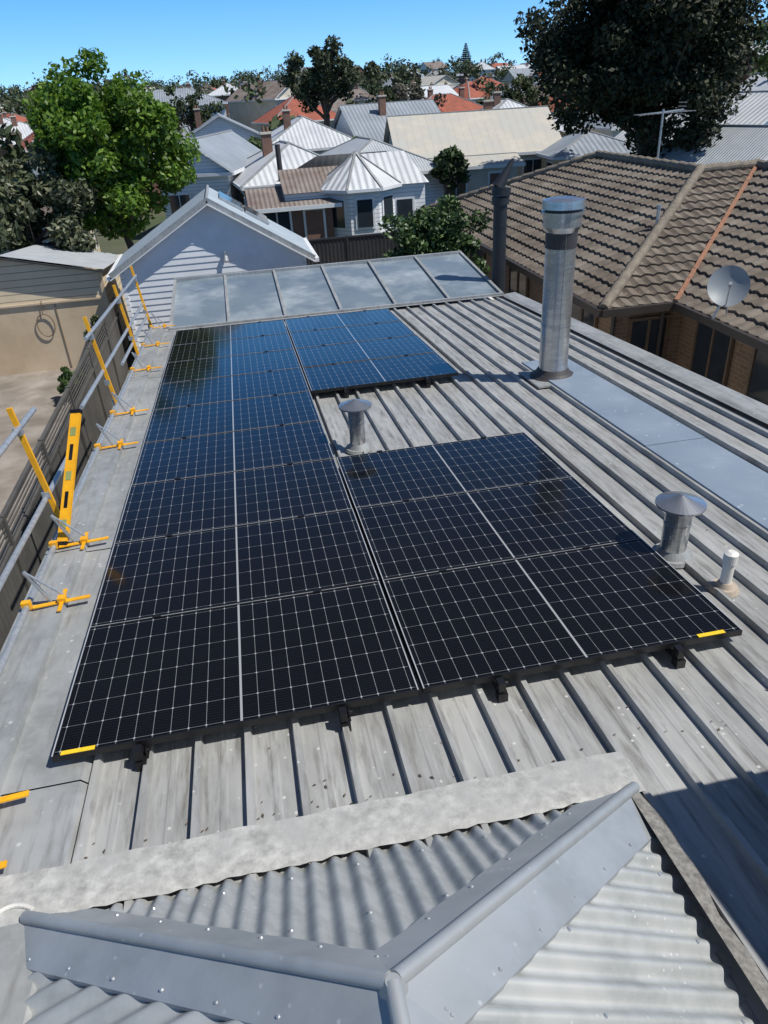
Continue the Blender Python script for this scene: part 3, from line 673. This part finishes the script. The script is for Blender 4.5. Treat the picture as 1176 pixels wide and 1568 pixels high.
tree('light_green_tree',(36,48,-6.2),(35.5,46,-.2),(3.5,3,3),60,140,.15,[(.11,.16,.035),(.06,.10,.024),(.14,.18,.06)])
for (tx_,ty_,tz_,tr_,c_) in ((-7,45,-2.6,2.0,(.05,.08,.02)),(2.2,52,-3.4,1.6,(.05,.09,.02)),(17,72,-1.4,2.8,(.085,.08,.055)),(11.5,41,-3.8,1.2,(.03,.06,.015)),(-11,70,-1.8,3.,(.03,.05,.015)),(20,95,-.6,3.4,(.03,.05,.015)),(30,78,-1.4,2.8,(.05,.07,.02)),(-3,90,-1.,3.,(.04,.06,.02)),(9.5,55,-3.6,1.4,(.08,.12,.03))):
    tree('street_tree',(tx_,ty_,T(tx_,ty_)-.1),(tx_,ty_,tz_),(tr_,tr_,tr_*.85),30,90,.13+ty_*.0006,[c_,tuple(v*.6 for v in c_),tuple(v*1.5 for v in c_)],tr_mix=.15,rough=.7)
e=empty('norfolk_pine'); px_,py_=88,290; zb_=T(px_,py_); cl=[];rd=[]
for i in range(15):
    t=i/14; zz=zb_+4+8.5*t; rr=3.2*(1-t)+.3
    for k in range(7): a=k*.9+i; cl.append((px_+rr*.6*math.cos(a),py_+rr*.6*math.sin(a),zz)); rd.append(rr*.5)
vs,n_=leaves(cl,rd,30,.25,.25); add_leaves('foliage',vs,n_,[leafmat('pine_leaf',(.02,.035,.018))],e,(1.,))
b=MB();b.cyl((px_,py_,zb_),(px_,py_,zb_+12.8),.4,.06,0,8);b.build('trunk',[m_bark],e)
# ------------------------------------------------------------------ HOUSES beyond
roofm=[m_roofcorr,M('white_corrugated',(.58,.60,.61),(.47,.49,.51),rough=.5,ns=.6,pat='corr',pp=.3,pb=.6),
 M('grey_corrugated',(.29,.325,.36),(.23,.26,.29),rough=.5,ns=.6,pat='corr',pp=.3,pb=.6),
 M('rusty_corrugated',(.24,.21,.19),(.16,.12,.1),rough=.7,ns=.8,pat='corr',pp=.2,pb=.7),
 M('terracotta_tiles',(.36,.10,.06),(.25,.08,.05),rough=.8,ns=1,pat='tile',pb=.6),
 M('cream_metal_roof',(.52,.49,.42),(.42,.40,.35),rough=.5,ns=.7,pat='rib',pp=.5,pb=.9,c3=(.46,.46,.43)),
 M('brown_tiles_far',(.15,.12,.1),(.1,.08,.07),rough=.8,ns=1,pat='tile',pb=.6)]
wallm=[m_wboard,m_white,m_creamb,m_brickfar,M('grey_blue_board',(.36,.42,.48),rough=.6,pat='board',pp=.18),M('beige_render',(.48,.42,.33),rough=.8,ns=1),M('cream_plain',(.60,.55,.45),rough=.8,ns=1)]
def bhouse(name,x,y,w,d,hw=2.9,rot=0.,style='hip',wm=0,rm=0,pitch=.5,chim=1,z0=None):
    z0=T(x,y)-.1 if z0 is None else z0
    R=Matrix.Rotation(rot,3,'Z'); O=V((x,y,z0)); b=MB()
    def W(p): return O+R@V(p)
    w2,d2=w/2,d/2; ov=.35
    Fb=lambda pts,m:b.face([W(p) for p in pts],m)
    C=[(-w2,-d2),(w2,-d2),(w2,d2),(-w2,d2)]
    for i in range(4):
        p,q=C[i],C[(i+1)%4]; Fb([(p[0],p[1],0),(q[0],q[1],0),(q[0],q[1],hw),(p[0],p[1],hw)],0)
    W2,D2_=w2+ov,d2+ov; he=hw-.05
    if style=='hip':
        if w<=d:
            r=W2; h=he+r*pitch; a=(0,-D2_+r,h);c=(0,D2_-r,h)
            Fb([(-W2,-D2_,he),(W2,-D2_,he),a],1);Fb([(W2,-D2_,he),(W2,D2_,he),c,a],1);Fb([(W2,D2_,he),(-W2,D2_,he),c],1);Fb([(-W2,D2_,he),(-W2,-D2_,he),a,c],1)
        else:
            r=D2_; h=he+r*pitch; a=(-W2+r,0,h);c=(W2-r,0,h)
            Fb([(-W2,-D2_,he),(W2,-D2_,he),c,a],1);Fb([(W2,-D2_,he),(W2,D2_,he),c],1);Fb([(W2,D2_,he),(-W2,D2_,he),a,c],1);Fb([(-W2,D2_,he),(-W2,-D2_,he),a],1)
        b.bar(W(a),W(c),.16,.06,6)
        for cn,ap in (((-W2,-D2_,he),a),((W2,-D2_,he),a if w<=d else c),((W2,D2_,he),c),((-W2,D2_,he),c if w<=d else a)): b.bar(W(cn),W(ap),.16,.06,6)
    elif style=='gabley':
        h=he+W2*pitch; hh=hw+w2*pitch
        Fb([(W2,-D2_,he),(W2,D2_,he),(0,D2_,h),(0,-D2_,h)],1);Fb([(-W2,D2_,he),(-W2,-D2_,he),(0,-D2_,h),(0,D2_,h)],1)
        for s_ in (-1,1): Fb([(-w2,s_*d2,hw),(w2,s_*d2,hw),(0,s_*d2,hh)],0)
        for sx__ in (-1,1): b.bar(W((sx__*W2,-D2_,he-.05)),W((0,-D2_,h-.05)),.05,.2,2,(0,1,0))
        b.bar(W((0,-D2_,h)),W((0,D2_,h)),.16,.06,6)
    else:
        h=he+D2_*pitch; hh=hw+d2*pitch
        Fb([(-W2,-D2_,he),(W2,-D2_,he),(W2,0,h),(-W2,0,h)],1);Fb([(W2,D2_,he),(-W2,D2_,he),(-W2,0,h),(W2,0,h)],1)
        for s_ in (-1,1): Fb([(s_*w2,-d2,hw),(s_*w2,d2,hw),(s_*w2,0,hh)],0)
        b.bar(W((-W2,0,h)),W((W2,0,h)),.16,.06,6)
    Fb([(-W2,-D2_,he-.02),(W2,-D2_,he-.02),(W2,D2_,he-.02),(-W2,D2_,he-.02)],2)
    for p,q in (((-W2,-D2_),(W2,-D2_)),((-W2,-D2_),(-W2,D2_)),((W2,-D2_),(W2,D2_))): b.bar(W((*p,he-.08)),W((*q,he-.08)),.1,.16,2)
    k=max(2,int(w/2.6))
    for i in range(k):
        xx=-w2+(i+.5)*w/k
        if i==k//2:
            b.box(W((xx,-d2-.03,1.05)),(.95,.06,2.1),2,R); b.box(W((xx,-d2-.05,1.05)),(.75,.06,1.9),4,R)
        else:
            b.box(W((xx,-d2-.02,1.55)),(1.25,.08,1.45),2,R); b.box(W((xx-.28,-d2-.05,1.55)),(.5,.06,1.25),3,R); b.box(W((xx+.28,-d2-.05,1.55)),(.5,.06,1.25),3,R)
    for sx__ in (-1,1):
        for i in range(2): b.box(W((sx__*(w2+.02),-d2+(i+.5)*d/2,1.55)),(.08,1.2,1.3),2,R); b.box(W((sx__*(w2+.05),-d2+(i+.5)*d/2,1.55)),(.06,1.0,1.15),3,R)
    for i in range(chim):
        cx1=random.uniform(-.3,.3)*w; cy1=random.uniform(-.25,.25)*d
        ch=h+.45
        b.box(W((cx1,cy1,(he+ch)/2)),(.5,.42,ch-he),4,R);b.box(W((cx1,cy1,ch+.03)),(.62,.54,.10),5,R);b.cyl(W((cx1-.1,cy1,ch+.08)),W((cx1-.1,cy1,ch+.35)),.08,.065,4,8);b.cyl(W((cx1+.1,cy1,ch+.08)),W((cx1+.1,cy1,ch+.32)),.08,.065,4,8)
    b.build(name,[wallm[wm],roofm[rm],m_white,m_glass,m_brickfar,m_trim,m_flash])
names={0:'weatherboard_house',1:'white_house',2:'cream_weatherboard_house',3:'brick_house',4:'weatherboard_house',5:'rendered_house',6:'cream_house'}
key=[
 (-.6,46,3.6,9,3.2,-.25,'gabley',0,2,.7,0),
 (3.2,43,5.5,8,2.7,0.1,'hip',2,1,.5,1),(2.6,35.5,3.2,4,2.3,0,'gablex',3,3,.25,0),
 (8.0,46,6,9,2.5,.1,'hip',0,0,.45,0),(15.3,50,9.5,8,2.7,-.1,'gablex',6,5,.5,1),(13.5,43.5,4.5,3,2.5,-.1,'gablex',6,5,.2,0),
 (21.0,45,5,6,2.6,-.1,'hip',2,2,.35,0),
 (9.8,105,9,9,3.2,0.2,'hip',6,4,.6,0),(24,88,10,8,3.2,.1,'hip',3,4,.5,2),(28,42,8,8,3.0,.3,'gabley',0,1,.5,0),(22.8,33,4,5,2.7,.3,'gabley',4,0,.6,0),
 (-4.5,60,8,9,3,.1,'hip',3,2,.5,1),(6.0,62,7,9,3,.05,'hip',0,1,.5,1),(13,64,7,9,3,.1,'gablex',0,2,.5,1),(22,62,8,9,3,.0,'hip',2,1,.5,1),(32,60,8,9,3,.0,'hip',1,2,.5,1),(-9,34,6,7,2.7,.1,'hip',2,6,.4,0),(0,75,8,9,3,0,'gabley',0,2,.5,1),(-6,115,14,9,5.5,0,'hip',1,2,.4,1)]
for k in key: bhouse(names[k[7]],k[0],k[1],k[2],k[3],k[4],k[5],k[6],k[7],k[8],k[9],k[10])
oc=empty('white_bay_house'); b=MB(); ox,oy=5.55,34.6; rE=1.95; zE,zA=-3.62,-2.32; n=8
P=[(ox+rE*math.cos(2*math.pi*(i+.5)/n),oy+rE*math.sin(2*math.pi*(i+.5)/n)) for i in range(n)]; Q=[(ox+(rE-.3)*math.cos(2*math.pi*(i+.5)/n),oy+(rE-.3)*math.sin(2*math.pi*(i+.5)/n)) for i in range(n)]
for i in range(n):
    j=(i+1)%n
    b.face([(*P[i],zE),(*P[j],zE),(ox,oy,zA)],0); b.bar((*P[i],zE+.03),(ox,oy,zA+.03),.10,.04,4); b.bar((*P[i],zE-.05),(*P[j],zE-.05),.1,.12,1)
    b.face([(*Q[i],-6.25),(*Q[j],-6.25),(*Q[j],zE),(*Q[i],zE)],2); mx_=((Q[i][0]+Q[j][0])/2,(Q[i][1]+Q[j][1])/2); an=2*math.pi*(i+1)/n
    Rz=Matrix.Rotation(an,3,'Z'); b.box((mx_[0],mx_[1],-4.6),(.1,.85,1.3),1,Rz); b.box((mx_[0]+.03*math.cos(an),mx_[1]+.03*math.sin(an),-4.6),(.1,.66,1.1),3,Rz)
b.face([(2.2,38.5,-3.6),(8.4,38.5,-3.6),(7.2,36,-2.45),(4,36,-2.45)],0)
b.face([(2.2,33.6,-3.65),(5,33.6,-3.65),(5,36,-2.9),(2.2,36,-2.9)],5); b.face([(6,33.8,-3.65),(8.6,33.8,-3.65),(8,36,-2.5),(6,36,-2.5)],0)
b.box((3.6,35,-4.95),(2.7,2.4,2.6),2); b.box((7.6,35.2,-4.95),(1.7,2.4,2.6),2)
for xx in (2.9,3.9): b.box((xx,33.77,-4.5),(.8,.06,1.0),1); b.box((xx,33.74,-4.5),(.66,.06,.86),3)
b.box((7.5,33.97,-5.2),(.9,.06,2.0),1); b.box((7.5,33.94,-5.2),(.7,.06,1.85),3)
b.cyl((2.35,36.4,-3.4),(2.35,36.4,-1.9),.12,.12,6,12)
b.build('house_body',[roofm[1],m_white,m_wboard,m_glass,m_flash,roofm[3],m_dark],oc)
keypos=[(k[0],k[1],max(k[2],k[3])*.75) for k in key]+[(5.5,35,5),(19.5,36,5),(9.8,78,5)]
y=56.
while y<430:
    stp=13 if y<150 else 19+y*.02
    xx=-.36*y
    while xx<.82*y:
        X=xx+random.uniform(-2.5,2.5);Yy=y+random.uniform(-3,3)
        if all(math.hypot(X-a,Yy-c)>r+5.5 for a,c,r in keypos) and random.random()<.84:
            wm=random.choice([0,0,1,2,3,3,3,4,5,6,6]);rm=random.choice([0,1,1,2,2,2,3,3,4,4,6,5])
            bhouse(names[wm],X,Yy,random.uniform(6.5,10),random.uniform(7.5,11),random.choice([2.8,3,3.2]) if random.random()<.9 else 5.4,random.uniform(-.25,.25)+random.choice([0,0,.5]),random.choice(['hip','hip','gabley','gablex']),wm,rm,random.uniform(.42,.65),random.choice([0,1,1,2]))
        xx+=stp
    y+=stp*1.05
cl=[];rd=[]
for i in range(620):
    y=48+ (rng.random()**.7)*600; x=rng.uniform(-.42,.9)*y
    if any(math.hypot(x-a,y-c)<r for a,c,r in keypos): continue
    h=rng.uniform(2.4,4.6) if y<120 else rng.uniform(3.5,10.0); r=h*rng.uniform(.3,.5); z=T(x,y)
    for k in range(5): cl.append((x+rng.normal()*r*.5,y+rng.normal()*r*.5,z+h-r*.8+rng.normal()*r*.35)); rd.append(r*.62)
vs,n_=leaves(cl,rd,42,.45,.9)
add_leaves('distant_trees',vs,n_,[leafmat('distant_leaf_a',(.045,.065,.026),tr=.1,rough=.8),leafmat('distant_leaf_b',(.065,.09,.035),tr=.1,rough=.8),leafmat('distant_leaf_c',(.085,.075,.05),tr=.1,rough=.8)],None,(.45,.4,.15))
# ------------------------------------------------------------------ LIGHT, SKY, CAMERA
sd_=V((.60,-.30,1.0)).normalized(); el=math.asin(sd_.z); az=math.atan2(sd_.x,sd_.y)
w=bpy.data.worlds.new('World'); sc.world=w; w.use_nodes=True; nt=w.node_tree; bg=nt.nodes['Background']; K=nt.links
st=nt.nodes.new('ShaderNodeTexSky'); st.sky_type='NISHITA'; st.sun_disc=False; st.sun_elevation=el; st.sun_rotation=az; st.air_density=1.0; st.dust_density=0.; st.ozone_density=1.6; st.altitude=30
tcw=nt.nodes.new('ShaderNodeTexCoord'); ad=nt.nodes.new('ShaderNodeVectorMath'); ad.operation='ADD'; ad.inputs[1].default_value=(0,0,.10)
nm=nt.nodes.new('ShaderNodeVectorMath'); nm.operation='NORMALIZE'
K.new(tcw.outputs['Generated'],ad.inputs[0]); K.new(ad.outputs[0],nm.inputs[0]); K.new(nm.outputs[0],st.inputs[0])
sz_=nt.nodes.new('ShaderNodeSeparateXYZ'); K.new(tcw.outputs['Generated'],sz_.inputs[0])
def mrw(a,b_,c_,d):
    r=nt.nodes.new('ShaderNodeMapRange'); r.interpolation_type='SMOOTHSTEP'
    for i,v_ in enumerate((a,b_,c_,d)): r.inputs[i+1].default_value=v_
    K.new(sz_.outputs['Z'],r.inputs[0]); return r.outputs[0]
hs=nt.nodes.new('ShaderNodeHueSaturation'); hs.inputs['Hue'].default_value=.507
K.new(mrw(.15,.6,1.5,.95),hs.inputs['Saturation']); K.new(mrw(.12,.5,1.95,.62),hs.inputs['Value'])
K.new(st.outputs[0],hs.inputs['Color']); K.new(hs.outputs[0],bg.inputs[0]); bg.inputs[1].default_value=.10
ld=bpy.data.lights.new('sun','SUN'); ld.energy=5.0; ld.angle=math.radians(.5); ld.color=(1,.965,.91)
lo=bpy.data.objects.new('sun',ld); sc.collection.objects.link(lo); lo.rotation_euler=sd_.to_track_quat('Z','Y').to_euler()
f=1115.
u=V((7612,-1124,1115)).normalized(); h=V((0,-649,1115)).normalized(); Yv=(h-u*h.dot(u)).normalized(); Zv=u.cross(Yv)
right=V((u.x,Yv.x,Zv.x)); down=V((u.y,Yv.y,Zv.y)); fwd=V((u.z,Yv.z,Zv.z))
cd=bpy.data.cameras.new('camera'); co=bpy.data.objects.new('camera',cd); sc.collection.objects.link(co)
co.matrix_world=Matrix((right,-down,-fwd)).transposed().to_4x4()
cd.sensor_fit='VERTICAL'; cd.sensor_height=36; cd.lens=36*f/1568; cd.clip_start=.05; cd.clip_end=9000
sc.camera=co
sc.view_settings.view_transform='Standard'; sc.view_settings.look='None'; sc.view_settings.exposure=0
